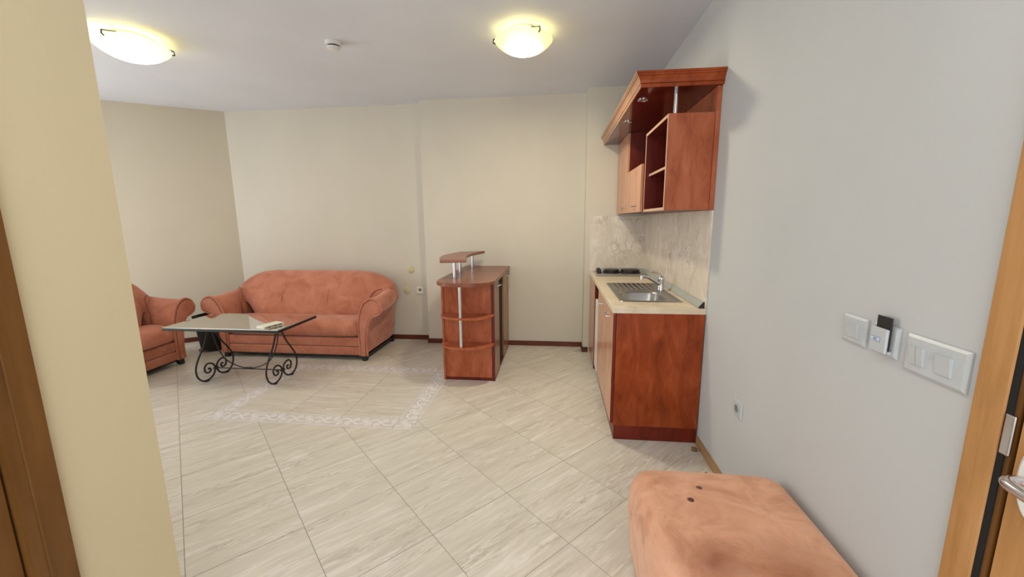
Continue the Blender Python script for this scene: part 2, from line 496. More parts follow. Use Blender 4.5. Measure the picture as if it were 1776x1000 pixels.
for i in range(-20, 22):
    for j in range(-20, 22):
        lo1, lo2 = c1 + TS * i + JG / 2, c2 + TS * j + JG / 2
        hi1, hi2 = lo1 + TS - JG, lo2 + TS - JG
        sq = [g1 * a + g2 * b_ for a, b_ in ((lo1, lo2), (hi1, lo2), (hi1, hi2), (lo1, hi2))]
        cen = g1 * (lo1 + hi1) / 2 + g2 * (lo2 + hi2) / 2
        if cen.y < -1.2 or (cen.x < XH - 0.35 and cen.y < YH - 0.3): continue
        p = room_clip(sq)
        if len(p) < 3 or area2(p) < 1e-4: continue
        h = JG / 2
        pieces = []
        a = clip(p, X_, BX0 - h); pieces.append(a)
        a = clip(p, -X_, -(BX1 + h)); pieces.append(a)
        m_ = clip(p, -X_, -(BX0 - h)); m_ = clip(m_, X_, BX1 + h) if len(m_) > 2 else []
        if len(m_) > 2:
            pieces.append(clip(m_, Y_, BY0 - h)); pieces.append(clip(m_, -Y_, -(BY1 + h)))
        pieces = [q for q in pieces if len(q) > 2 and area2(q) > 1e-4]
        if not pieces: continue
        tot = sum(area2(q) for q in pieces)
        isfull = abs(tot - (TS - JG) ** 2) < 1e-6
        cells.append(([sq] if isfull else pieces, cen, isfull))
for pieces, cen, isfull in cells:
    tile_obj(pieces, cen, ga, M_tile, 'floor_tile', isfull)
def rect(x0, x1, y0, y1): return [Vector((x0, y0)), Vector((x1, y0)), Vector((x1, y1)), Vector((x0, y1))]
ix0, ix1, iy0, iy1 = BX0 + BW, BX1 - BW, BY0 + BW, BY1 - BW
nx, ny = 3, 2
for i in range(nx):
    for j in range(ny):
        x0 = ix0 + (ix1 - ix0) * i / nx + JG / 2; x1 = ix0 + (ix1 - ix0) * (i + 1) / nx - JG / 2
        y0 = iy0 + (iy1 - iy0) * j / ny + JG / 2; y1 = iy0 + (iy1 - iy0) * (j + 1) / ny - JG / 2
        tile_obj([rect(x0, x1, y0, y1)], Vector(((x0 + x1) / 2, (y0 + y1) / 2)), 0, M_tile, 'floor_tile')
def border_run(x0, x1, y0, y1, n, along):
    for k in range(n):
        if along == 'x':
            a, b_ = x0 + (x1 - x0) * k / n + JG / 2, x0 + (x1 - x0) * (k + 1) / n - JG / 2
            r = rect(a, b_, y0, y1); ang = 0.0
        else:
            a, b_ = y0 + (y1 - y0) * k / n + JG / 2, y0 + (y1 - y0) * (k + 1) / n - JG / 2
            r = rect(x0, x1, a, b_); ang = PI / 2
        cen = sum(r, Vector((0, 0))) / 4
        tile_obj([r], cen, ang, M_border, 'border_tile')
border_run(ix0, ix1, BY0, iy0 - JG / 2, 3, 'x'); border_run(ix0, ix1, iy1 + JG / 2, BY1, 3, 'x')
border_run(BX0, ix0 - JG / 2, iy0, iy1, 2, 'y'); border_run(ix1 + JG / 2, BX1, iy0, iy1, 2, 'y')
for x0, x1 in ((BX0, ix0 - JG / 2), (ix1 + JG / 2, BX1)):
    for y0, y1 in ((BY0, iy0 - JG / 2), (iy1 + JG / 2, BY1)): border_run(x0, x1, y0, y1, 1, 'x')

# ---- baseboards
def baseboard(name, pts, mat, h=0.056, th=0.012):
    bm = BM()
    for (a, b_, n) in pts:
        a, b_, n = Vector(a), Vector(b_), Vector(n)
        prism(bm, [a, b_, b_ + n * th, a + n * th], 0.0005, h - 0.004)
        prism(bm, [a, b_, b_ + n * (th - 0.004), a + n * (th - 0.004)], h - 0.004, h)
    return struct(put(name, bm, mat))
baseboard('baseboard_back', [((LW.x, YA), (XAB, YA), (0, -1))], M_base_d)
baseboard('baseboard_middle', [((XAB - 0.012, YB), (XBC, YB), (0, -1)), ((XAB, YA - 0.012), (XAB, YB), (-1, 0))], M_base_d)
baseboard('baseboard_kitchen', [((XBC - 0.012, YC), (0.358, YC), (0, -1)), ((XBC, YB - 0.012), (XBC, YC), (-1, 0))], M_base_d)
baseboard('baseboard_right', [((XR, 0.95), (XR, 2.530), (-1, 0))], M_base_l, 0.06)
baseboard('baseboard_left', [((LW - nrm * 0.0), e, -nrm)], M_base_d)

# ---- right door
d1 = struct(thing('door_1', 'light oak door at the right edge, closed, with a silver lever handle', 'door', (XR, 0.45, 0)))
del d1['category']
bm = BM()
box(bm, XR - 0.016, XR - 0.0005, DY1, 0.936, 0.0, DZ + 0.064, 0.003, 2)
box(bm, XR - 0.016, XR - 0.0005, DY0 - 0.064, DY0, 0.0, DZ + 0.064, 0.003, 2)
box(bm, XR - 0.0155, XR - 0.0005, DY0, DY1, DZ, DZ + 0.064, 0.003, 2)
put('architrave', bm, M_oak, d1)
bm = BM()
box(bm, XR + 0.022, 1.12, 0.846, DY1 - 0.0005, 0.0, DZ); box(bm, XR + 0.022, 1.12, DY0 + 0.0005, DY0 + 0.02, 0.0, DZ)
box(bm, XR + 0.022, 1.12, DY0 + 0.02, 0.846, DZ - 0.02, DZ - 0.0005)
put('jamb', bm, M_oak_d, d1)
bm = BM(); box(bm, XR - 0.013, XR + 0.0215, 0.859, DY1 - 0.0005, 0.0, DZ - 0.0205)
lab(put('seal', bm, M_void, d1), 'black rubber door seal')
bm = BM(); box(bm, XR - 0.010, XR + 0.0215, 0.850, 0.8588, 0.0, DZ - 0.0205); put('rebate', bm, M_oak_d, d1)
bm = BM(); box(bm, XR - 0.008, XR + 0.043, 0.04, 0.8445, 0.006, DZ - 0.025, 0.002)
leaf = put('leaf', bm, M_oak, d1)
bm = BM(); box(bm, XR - 0.017, XR - 0.0105, 0.8495, 0.868, 0.975, 1.062, 0.003, 2)
lab(put('strike_plate', bm, M_chrome, d1), 'silver metal strike plate')
bm = BM()
loft(bm, [[Vector((x, 0.792 + (0.040 - d) * math.cos(2 * PI * k / 32), 0.952 + (0.085 - d) * math.sin(2 * PI * k / 32))) for k in range(32)] for x, d in ((XR - 0.0085, 0), (XR - 0.012, 0), (XR - 0.016, 0.006))])
lab(put('handle_plate', bm, M_white2, d1), 'pale silver handle plate')
bm = BM()
tube(bm, smooth_curve([(XR - 0.0165, 0.800, 0.948), (XR - 0.04, 0.808, 0.949), (XR - 0.058, 0.803, 0.949), (XR - 0.066, 0.780, 0.948), (XR - 0.067, 0.72, 0.946), (XR - 0.064, 0.68, 0.946)], 6), 0.0105, 14)
lab(put('handle', bm, M_chrome, d1, 60), 'silver lever handle')

# ---- left door
d2 = struct(thing('door_2', 'brown wooden door and frame at the left edge', 'door', (XH, 0.25, 0)))
del d2['category']
bm = BM()
box(bm, XH + 0.0005, XH + 0.014, HY1, 0.752, 0.0, 2.14, 0.003, 2)
box(bm, XH + 0.0005, XH + 0.014, HY0 - 0.06, HY0, 0.0, 2.14, 0.003, 2)
box(bm, XH + 0.0005, XH + 0.0135, HY0, HY1, 2.08, 2.14, 0.003, 2)
put('architrave', bm, M_oak_d, d2)
bm = BM()
box(bm, XH - 0.139, XH + 0.011, HY1 - 0.025, HY1 - 0.0005, 0.0, 2.08); box(bm, XH - 0.139, XH - 0.012, HY0 + 0.0005, HY0 + 0.025, 0.0, 2.08)
put('jamb', bm, M_oak_d, d2)
bm = BM(); box(bm, XH - 0.05, XH - 0.008, HY0 + 0.03, HY1 - 0.028, 0.006, 2.05, 0.003)
put('leaf', bm, M_oak_d, d2)

# ------------------------------------------------------------------ kitchen
KY = 2.545
bc = thing('base_cabinet', 'cherry sink cabinet with the large end panel facing the camera', 'cabinet', (0.65, 3.0, 0))
bm = BM(); box(bm, 0.388, XR - 0.006, KY, KY + 0.018, 0.10, 0.868, 0.001); put('side_panel', bm, M_cherry, bc)
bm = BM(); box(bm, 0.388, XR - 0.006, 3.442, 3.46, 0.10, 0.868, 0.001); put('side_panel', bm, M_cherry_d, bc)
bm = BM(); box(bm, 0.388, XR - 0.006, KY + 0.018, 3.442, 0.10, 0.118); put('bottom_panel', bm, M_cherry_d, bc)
bm = BM(); box(bm, 0.392, XR - 0.008, KY + 0.004, KY + 0.02, 0.0005, 0.0995); box(bm, 0.392, 0.408, KY + 0.02, 3.46, 0.0005, 0.0995)
lab(put('plinth', bm, M_plinth, bc), 'dark red plinth')
bm = BM(); box(bm, 0.366, 0.3845, KY + 0.002, 2.996, 0.115, 0.862, 0.002)
dr = put('door', bm, M_pink, bc)
bm = BM(); box(bm, 0.367, 0.384, KY + 0.0012, KY + 0.0019, 0.116, 0.861); lab(put('edge_band', bm, M_plinth, dr), 'dark red door edge')
bm = BM(); box(bm, 0.366, 0.3845, 3.000, 3.458, 0.115, 0.862, 0.002)
dr2 = put('door', bm, M_pink, bc)
bm = BM(); box(bm, 0.385, 0.3875, KY + 0.006, KY + 0.03, 0.12, 0.86); put('shadow_gap', bm, M_void, bc)
for d_, yc in ((dr, 2.79), (dr2, 3.21)):
    bm = BM(); tube(bm, smooth_curve([(0.366, yc - 0.05, 0.80), (0.345, yc - 0.045, 0.80), (0.343, yc, 0.80), (0.345, yc + 0.045, 0.80), (0.366, yc + 0.05, 0.80)], 4), 0.005, 8)
    lab(put('handle', bm, M_chrome, d_, 60), 'chrome bow handle')

fr = thing('fridge', 'white undercounter fridge standing in the gap of the kitchen run', 'fridge', (0.62, 3.57, 0))
bm = BM(); box(bm, 0.42, 0.90, 3.468, 3.70, 0.02, 0.74, 0.006); put('body', bm, M_white2, fr)
bm = BM(); box(bm, 0.366, 0.418, 3.468, 3.70, 0.10, 0.735, 0.006, 2); put('door', bm, M_white2, fr)
for yy in (3.50, 3.66):
    bm = BM(); box(bm, 0.44, 0.47, yy - 0.015, yy + 0.015, 0.0005, 0.0195); put('foot', bm, M_dark, fr)

hc = thing('base_cabinet', 'narrow cherry filler cabinet below the hob at the far end', 'cabinet', (0.62, 4.1, 0))
bm = BM(); box(bm, 0.376, XR - 0.006, 3.842, 3.86, 0.0005, 0.868, 0.001); lab(put('side_panel', bm, M_cherry_d, hc), 'dark red side panel facing the fridge gap')
bm = BM(); box(bm, 0.366, 0.3755, 3.842, 4.346, 0.0605, 0.868, 0.002); put('front_panel', bm, M_pink, hc)
bm = BM(); box(bm, 0.376, XR - 0.006, 4.33, 4.346, 0.0605, 0.868, 0.001); put('side_panel', bm, M_cherry_d, hc)
bm = BM(); box(bm, 0.905, XR - 0.008, 3.86, 4.33, 0.06, 0.868); put('back_panel', bm, M_cherry_d, hc)

# worktop: four strips around the bowl hole in one mesh
SX0, SX1, SY0, SY1 = 0.435, 0.852, 2.735, 3.545
hx0, hx1, hy0, hy1 = 0.462, 0.79, 2.765, 3.12
bm = BM()
T0, T1 = 0.869, 0.905
wx0, wx1, wy0, wy1 = 0.361, XR - 0.0015, KY - 0.004, YC - 0.0015
o_ = [(wx0, wy0), (wx1, wy0), (wx1, wy1), (wx0, wy1)]
i_ = [(hx0, hy0), (hx1, hy0), (hx1, hy1), (hx0, hy1)]
V = {}
for z in (T0, T1):
    V['o', z] = [bm.verts.new((x, y, z)) for x, y in o_]; V['i', z] = [bm.verts.new((x, y, z)) for x, y in i_]
for k in range(4):
    l = (k + 1) % 4
    bm.faces.new((V['o', T1][k], V['o', T1][l], V['i', T1][l], V['i', T1][k]))
    bm.faces.new((V['o', T0][l], V['o', T0][k], V['i', T0][k], V['i', T0][l]))
    bm.faces.new((V['o', T0][k], V['o', T0][l], V['o', T1][l], V['o', T1][k]))
    bm.faces.new((V['i', T0][l], V['i', T0][k], V['i', T1][k], V['i', T1][l]))
es = [e_ for e_ in bm.edges if all(v in V['o', T1] for v in e_.verts)]
bmesh.ops.bevel(bm, geom=es, offset=0.004, segments=2, profile=0.5, affect='EDGES')
tag(put('worktop', bm, M_marble), 'cream marble-look worktop running along the kitchen cabinets', 'worktop')

# sink
sk = thing('sink', 'stainless steel inset sink with ribbed drainer in the worktop', 'sink', (0.64, 3.14, 0.905))
def rrect(x0, x1, y0, y1, r, n=6):
    pts = []
    for cx, cy, a0 in ((x1 - r, y1 - r, 0), (x0 + r, y1 - r, 90), (x0 + r, y0 + r, 180), (x1 - r, y0 + r, 270)):
        for k in range(n + 1):
            a = math.radians(a0 + 90 * k / n); pts.append((cx + r * math.cos(a), cy + r * math.sin(a)))
    return pts
z0 = 0.9055
bx0, bx1, by0, by1 = hx0 + 0.012, hx1 - 0.012, hy0 + 0.012, hy1 - 0.01
bm = BM()
loops = []
for (a, b_, c, d, r, z) in ((SX0, SX1, SY0, SY1, 0.02, z0), (SX0 + 0.004, SX1 - 0.004, SY0 + 0.004, SY1 - 0.004, 0.02, z0 + 0.004),
                            (SX0 + 0.016, SX1 - 0.016, SY0 + 0.014, SY1 - 0.014, 0.02, z0 + 0.0035), (SX0 + 0.02, SX1 - 0.02, SY0 + 0.018, SY1 - 0.018, 0.02, z0 + 0.001),
                            (bx0, bx1, by0, by1, 0.085, z0 + 0.001)):
    loops.append([Vector((x, y, z)) for x, y in rrect(a, b_, c, d, r)])
loft(bm, loops, True, False)
put('drainer_plate', bm, M_steel, sk, 30)
bm = BM(); loops = []
for (ins, r, z) in ((0, 0.085, z0 + 0.001), (0.006, 0.083, z0 - 0.008), (0.016, 0.08, z0 - 0.10), (0.03, 0.07, z0 - 0.135), (0.06, 0.05, z0 - 0.145)):
    loops.append([Vector((x, y, z)) for x, y in rrect(bx0 + ins, bx1 - ins, by0 + ins, by1 - ins, r)])
L = loft(bm, loops, True, False); bm.faces.new(L[-1])
put('bowl', bm, M_steel, sk, 60)
bm = BM()
for k in range(9):
    x = SX0 + 0.045 + k * 0.04
    tube(bm, [(x, 3.17, z0 + 0.0005), (x, 3.18, z0 + 0.003), (x, 3.50, z0 + 0.003), (x, 3.51, z0 + 0.0005)], 0.006, 8)
put('drainer_ribs', bm, M_steel, sk, 60)
bm = BM(); lathe(bm, [(0.03, 0), (0.03, 0.003), (0.02, 0.004), (0.012, 0.002)], (0.63, 2.95, z0 - 0.1449), 20)
put('drain', bm, M_chrome, sk, 40)

# faucet
fc = thing('faucet', 'chrome single-lever mixer tap at the back of the sink', 'faucet', (0.815, 3.20, z0 + 0.0015))
bm = BM(); lathe(bm, [(0.028, 0.0), (0.028, 0.012), (0.024, 0.018), (0.023, 0.075), (0.026, 0.08), (0.026, 0.10), (0.018, 0.112), (0.004, 0.116)], (0.815, 3.20, z0 + 0.002), 24)
put('body', bm, M_chrome, fc, 50)
bm = BM(); tube(bm, smooth_curve([(0.80, 3.19, 0.955), (0.755, 3.17, 0.985), (0.70, 3.14, 1.018), (0.655, 3.115, 1.028)], 6), 0.0125, 14)
cyl(bm, (0.648, 3.112, 1.034), (0.648, 3.112, 1.004), 0.014, 14)
put('spout', bm, M_chrome, fc, 50)
bm = BM(); tube(bm, smooth_curve([(0.815, 3.2, 1.018), (0.80, 3.195, 1.035), (0.765, 3.18, 1.05), (0.735, 3.17, 1.058)], 5), 0.008, 10)
put('lever', bm, M_chrome, fc, 50)

# hob
hb = thing('hob', 'steel two-plate hob at the far end of the worktop', 'hob', (0.63, 4.15, 0.905))
bm = BM(); box(bm, 0.40, 0.885, 4.00, 4.29, 0.9055, 0.926, 0.006, 2); put('tray', bm, M_steel, hb)
for cx, r in ((0.56, 0.075), (0.745, 0.092)):
    bm = BM(); lathe(bm, [(r + 0.012, 0), (r + 0.012, 0.008), (r, 0.012), (r, 0.028), (r - 0.008, 0.032), (r * 0.3, 0.0315), (0.002, 0.029)], (cx, 4.145, 0.9265), 36)
    lab(put('hotplate', bm, M_black, hb, 40), 'black cast iron hotplate')
for yy in (4.08, 4.20):
    bm = BM(); lathe(bm, [(0.022, 0), (0.022, 0.006), (0.017, 0.008), (0.015, 0.034), (0.010, 0.037)], (0.435, yy, 0.9265), 18)
    lab(put('knob', bm, M_dark, hb, 40), 'black control knob')

# splashback and strip
bm = BM(); box(bm, XR - 0.011, XR - 0.0005, KY - 0.002, YC - 0.011, 0.906, 1.506, 0.001)
tag(put('splashback', bm, M_splash), 'long marble-look splashback panel on the right wall above the sink', 'panel')
bm = BM(); box(bm, 0.362, XR - 0.0005, YC - 0.0105, YC - 0.0005, 0.906, 1.492, 0.001)
tag(put('splashback', bm, M_splash), 'short marble-look splashback panel on the far wall behind the hob', 'panel')
sp = thing('sealing_strip', 'grey plastic sealing strip along the back edge of the worktop', 'strip', (0.90, 3.4, 0.906))
bm = BM()
loft(bm, [[Vector((XR - 0.012, y, 0.9065)), Vector((XR - 0.012, y, 0.945)), Vector((XR - 0.02, y, 0.942)), Vector((XR - 0.043, y, 0.912)), Vector((XR - 0.045, y, 0.9065))] for y in (KY + 0.012, YC - 0.05)])
loft(bm, [[Vector((x, YC - 0.0115, 0.9065)), Vector((x, YC - 0.0115, 0.945)), Vector((x, YC - 0.02, 0.942)), Vector((x, YC - 0.043, 0.912)), Vector((x, YC - 0.045, 0.9065))] for x in (0.42, XR - 0.012)])
put('profile', bm, M_strip, sp)
bm = BM(); loft(bm, [[Vector((XR - 0.012, y, 0.9065)), Vector((XR - 0.012, y, 0.947)), Vector((XR - 0.021, y, 0.943)), Vector((XR - 0.045, y, 0.913)), Vector((XR - 0.047, y, 0.9065))] for y in (KY + 0.008, KY + 0.0118)])
lab(put('end_cap', bm, M_dark, sp), 'dark end cap of the strip')

# ---- upper units
UZ0, UZ1 = 1.509, 2.064
CZ0, CZ1 = 2.205, 2.282
us = thing('wall_shelf_unit', 'cherry open wall shelf above the sink, its side panel facing the camera', 'shelf', (0.78, 2.85, UZ0))
UX0, UX1, UY0, UY1 = 0.644, 0.904, 2.562, 3.155
bm = BM(); box(bm, UX0 + 0.002, UX1, UY0, UY0 + 0.018, UZ0, UZ1, 0.0005); put('side_panel', bm, M_cherry_lit, us)
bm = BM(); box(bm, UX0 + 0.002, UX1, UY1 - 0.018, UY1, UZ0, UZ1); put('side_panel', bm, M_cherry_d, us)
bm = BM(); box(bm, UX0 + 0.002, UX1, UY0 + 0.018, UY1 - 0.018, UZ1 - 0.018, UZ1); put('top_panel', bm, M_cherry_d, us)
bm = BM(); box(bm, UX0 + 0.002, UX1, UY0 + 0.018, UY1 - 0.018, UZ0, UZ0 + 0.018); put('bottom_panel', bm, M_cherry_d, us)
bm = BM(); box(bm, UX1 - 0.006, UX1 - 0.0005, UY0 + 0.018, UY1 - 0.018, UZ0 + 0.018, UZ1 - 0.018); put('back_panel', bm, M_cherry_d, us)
bm = BM(); box(bm, UX0 + 0.03, UX1 - 0.007, UY0 + 0.0185, UY1 - 0.0185, 1.765, 1.781)
sh = put('shelf', bm, M_cherry_d, us)
bm = BM()
box(bm, UX0, UX0 + 0.0018, UY0, UY0 + 0.018, UZ0, UZ1); box(bm, UX0, UX0 + 0.0018, UY1 - 0.018, UY1, UZ0, UZ1)
box(bm, UX0, UX0 + 0.0018, UY0 + 0.018, UY1 - 0.018, UZ1 - 0.018, UZ1); box(bm, UX0, UX0 + 0.0018, UY0 + 0.018, UY1 - 0.018, UZ0, UZ0 + 0.018)
lab(put('edge_band', bm, M_edge, us), 'pale beech front edging')
bm = BM(); box(bm, UX0 + 0.0283, UX0 + 0.0298, UY0 + 0.019, UY1 - 0.019, 1.765, 1.781)
lab(put('shelf_edge', bm, M_edge, sh), 'pale shelf edge')

def door_unit(label, y0, y1, z1, handles):
    u = thing('wall_cabinet', label, 'cabinet', (0.78, (y0 + y1) / 2, UZ0))
    x0 = 0.640
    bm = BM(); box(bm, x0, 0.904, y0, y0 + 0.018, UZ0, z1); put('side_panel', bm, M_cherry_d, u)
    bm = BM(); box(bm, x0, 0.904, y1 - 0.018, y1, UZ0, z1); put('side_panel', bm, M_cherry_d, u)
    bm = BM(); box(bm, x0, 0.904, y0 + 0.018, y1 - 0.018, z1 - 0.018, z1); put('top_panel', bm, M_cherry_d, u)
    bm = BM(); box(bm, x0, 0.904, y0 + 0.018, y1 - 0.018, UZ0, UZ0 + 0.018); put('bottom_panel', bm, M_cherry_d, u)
    n = len(handles)
    for k, hy in enumerate(handles):
        a = y0 + 0.002 + (y1 - y0 - 0.004) * k / n; b_ = y0 + 0.002 + (y1 - y0 - 0.004) * (k + 1) / n
        bm = BM(); box(bm, 0.6205, x0 - 0.0005, a + 0.001, b_ - 0.001, UZ0 + 0.002, z1 - 0.002, 0.001)
        d = put('door', bm, M_pink, u)
        bm = BM(); tube(bm, smooth_curve([(0.6205, hy - 0.05, UZ0 + 0.05), (0.602, hy - 0.045, UZ0 + 0.05), (0.598, hy, UZ0 + 0.05), (0.602, hy + 0.045, UZ0 + 0.05), (0.6205, hy + 0.05, UZ0 + 0.05)], 4), 0.005, 8)
        lab(put('handle', bm, M_steel, d, 60), 'metal bow handle')
    return u
door_unit('low cherry wall cabinet with a pale door, between the open shelf and the tall cabinet', 3.16, 3.775, 1.862, [3.36])
door_unit('tall cherry wall cabinet with pale door, reaching up to the canopy at the far end', 3.78, 4.349, CZ0 - 0.001, [3.95])

cn = thing('canopy', 'cherry canopy with crown moulding above the kitchen wall units', 'canopy', (0.70, 3.4, CZ0))
NX0 = 0.478
bm = BM(); box(bm, NX0 + 0.0005, XR - 0.001, 2.5355, YC - 0.001, CZ0, CZ0 + 0.02); lab(put('soffit_board', bm, wood('soffit_gloss', (0.085, 0.010, 0.006), (0.12, 0.016, 0.010), (0.16, 0.022, 0.013), rough=0.12, spec=0.6), cn), 'glossy dark red soffit')
prof = [(0.0, CZ0 - 0.003), (-0.006, CZ0 - 0.003), (-0.006, CZ0 + 0.014), (-0.003, CZ0 + 0.017), (-0.010, CZ0 + 0.02), (-0.012, CZ0 + 0.034), (-0.022, CZ0 + 0.050), (-0.022, CZ0 + 0.054), (-0.030, CZ0 + 0.056), (-0.030, CZ0 + 0.064), (-0.036, CZ0 + 0.067), (-0.036, CZ1), (0.0, CZ1)]
def crown(far, name, mat):
    bm = BM()
    if far:   # front run along y
        L = [[Vector((NX0 + d, 2.535 + d, z)) for d, z in prof], [Vector((NX0 + d, YC - 0.001, z)) for d, z in prof]]
    else:
        L = [[Vector((NX0 + d, 2.535 + d, z)) for d, z in prof], [Vector((XR - 0.001, 2.535 + d, z)) for d, z in prof]]
    loft(bm, L); return put(name, bm, mat, cn)
M_crown = wood('crown_front_sheen', (0.33, 0.16, 0.085), (0.40, 0.21, 0.12), (0.47, 0.26, 0.16), (7, 1.6, 7), 0.3)  # paler than the near run: its reflection is painted into the colour
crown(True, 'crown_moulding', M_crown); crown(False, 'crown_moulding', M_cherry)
bm = BM(); box(bm, NX0 + 0.003, XR - 0.002, 2.538, YC - 0.002, CZ0 + 0.0205, CZ1 - 0.001); put('top_board', bm, M_cherry_d, cn)
bm = BM(); box(bm, 0.9055, XR - 0.001, 2.552, YC - 0.012, 1.508, CZ0 - 0.001, 0.001); put('back_panel', bm, M_cherry_lit, cn)
bm = BM(); cyl(bm, (0.695, 2.615, UZ1 + 0.0005), (0.695, 2.615, CZ0 - 0.0005), 0.0125, 20); lab(put('post', bm, M_chrome, cn, 60), 'chrome support post')
for (x, y) in ((0.540, 2.79), (0.545, 3.37)):
    bm = BM(); lathe(bm, [(0.034, 0), (0.034, -0.004), (0.026, -0.006), (0.022, -0.002), (0.002, -0.001)], (x, y, CZ0 - 0.0003), 24)
    lab(put('spotlight', bm, M_chrome, cn, 40), 'small round recessed spotlight rim')

# ------------------------------------------------------------------ bar counter
bar = thing('bar_counter', 'cherry bar counter with rounded end shelves and raised curved shelf on posts', 'bar', (-0.78, 3.9, 0))
BX_0, BX_1, BYF, BYB = -1.025, -0.545, 3.445, YB - 0.0135
BT0, BT1 = 0.908, 0.940
def halfmoon(x0, x1, y, depth, n=20, back=None):
    pts = []
    for k in range(n + 1):
        a = PI * k / n
        pts.append(((x0 + x1) / 2 - (x1 - x0) / 2 * math.cos(a), y - depth * (math.sin(a) ** 0.8)))
    if back is not None: pts += [(x1, back), (x0, back)]
    return pts
bm = BM(); prism(bm, halfmoon(-1.045, -0.528, 3.44, 0.215, 24, YB - 0.0015), BT0, BT1)
es = [e_ for e_ in bm.edges if abs(e_.verts[0].co.z - e_.verts[1].co.z) < 1e-6]
bmesh.ops.bevel(bm, geom=es, offset=0.004, segments=2, profile=0.5, affect='EDGES')
put('countertop', bm, M_cherry_top, bar, 40)
bm = BM(); box(bm, BX_0 + 0.02, BX_1 - 0.028, BYF + 0.006, BYF + 0.024, 0.03, BT0 - 0.0005); put('end_panel', bm, M_cherry_lit, bar)
bm = BM(); box(bm, BX_0, BX_0 + 0.0195, BYF, BYB, 0.0005, BT0 - 0.0005, 0.001); put('side_panel', bm, M_cherry_lit, bar)
bm = BM(); box(bm, BX_1 - 0.0275, BX_1, BYF, BYF + 0.024, 0.0005, BT0 - 0.0005, 0.001); lab(put('corner_post', bm, M_cherry_d, bar), 'dark red corner post')
bm = BM(); box(bm, BX_0 + 0.02, BX_1 - 0.028, BYF + 0.008, BYF + 0.022, 0.0005, 0.0295); put('plinth', bm, M_cherry_d, bar)
for z in (0.615, 0.350):
    bm = BM(); prism(bm, halfmoon(BX_0 + 0.0005, BX_1 - 0.002, BYF - 0.0006, 0.185), z, z + 0.018)
    es = [e_ for e_ in bm.edges if abs(e_.verts[0].co.z - e_.verts[1].co.z) < 1e-6]
    bmesh.ops.bevel(bm, geom=es, offset=0.003, segments=2, profile=0.5, affect='EDGES')
    put('end_shelf', bm, M_cherry_lit, bar, 40)
for a, b_ in ((0.633, BT0 - 0.0005), (0.369, 0.6145)):
    bm = BM(); cyl(bm, (-0.812, 3.285, a), (-0.812, 3.285, b_), 0.0165, 20); lab(put('post', bm, M_chrome, bar, 60), 'chrome tube between the end shelves')
# kitchen side: door, dark open bay, door
def bar_door(y0, y1, hy):
    bm = BM(); box(bm, BX_1 - 0.018, BX_1 + 0.0, y0, y1, 0.03, BT0 - 0.004, 0.001)
    d = put('door', bm, M_pink_d, bar)
    bm = BM(); tube(bm, smooth_curve([(BX_1, hy - 0.045, 0.855), (BX_1 + 0.022, hy - 0.04, 0.855), (BX_1 + 0.026, hy, 0.855), (BX_1 + 0.022, hy + 0.04, 0.855), (BX_1, hy + 0.045, 0.855)], 4), 0.005, 8)
    lab(put('handle', bm, M_chrome, d, 60), 'chrome bow handle')
M_pink_d = wood('bar_door_front', (0.25, 0.105, 0.035), (0.32, 0.145, 0.055), (0.37, 0.185, 0.075), rough=0.25, fine=0.1)
bar_door(3.472, 3.76, 3.71); bar_door(4.07, BYB, 4.40)
for y in (3.762, 4.052):
    bm = BM(); box(bm, BX_0 + 0.02, BX_1 - 0.019, y, y + 0.016, 0.03, BT0 - 0.0005); put('divider', bm, M_cherry_d, bar)
bm = BM(); box(bm, BX_0 + 0.02, BX_1 - 0.001, 3.47, BYB, 0.0005, 0.0295); put('plinth', bm, M_cherry_d, bar)
bm = BM(); box(bm, BX_0 + 0.02, BX_1 - 0.019, BYB - 0.012, BYB, 0.03, BT0 - 0.0005); put('back_panel', bm, M_cherry_d, bar)
bm = BM(); box(bm, BX_0 + 0.021, BX_1 - 0.012, 3.779, 4.051, 0.031, BT0 - 0.001); lab(put('bay_shade_block', bm, M_void, bar), 'black block in place of the shade in the open bay')  # solid black block painted as the shade inside the open bay
# raised shelf: an arc bowed towards the sofa
pts = []
NL = 18
for k in range(NL + 1):
    t = k / NL; y = 3.41 + (4.36 - 3.41) * t
    pts.append((-1.015 + (-0.03) * t - 0.085 * math.sin(PI * t), y))
for k in range(NL + 1):
    t = 1 - k / NL; y = 3.45 + (4.46 - 3.45) * t
    pts.append((-0.783 - 0.02 * t - 0.085 * math.sin(PI * t), y))
bm = BM(); prism(bm, pts, 1.092, 1.118)
es = [e_ for e_ in bm.edges if abs(e_.verts[0].co.z - e_.verts[1].co.z) < 1e-6]
bmesh.ops.bevel(bm, geom=es, offset=0.003, segments=2, profile=0.5, affect='EDGES')
put('raised_shelf', bm, M_cherry_top, bar, 40)
for x, y in ((-0.905, 3.49), (-0.955, 3.91), (-0.905, 4.27)):
    bm = BM(); cyl(bm, (x, y, BT1 + 0.0003), (x, y, 1.0915), 0.0165, 20); lab(put('post', bm, M_chrome, bar, 60), 'chrome post under the raised shelf')

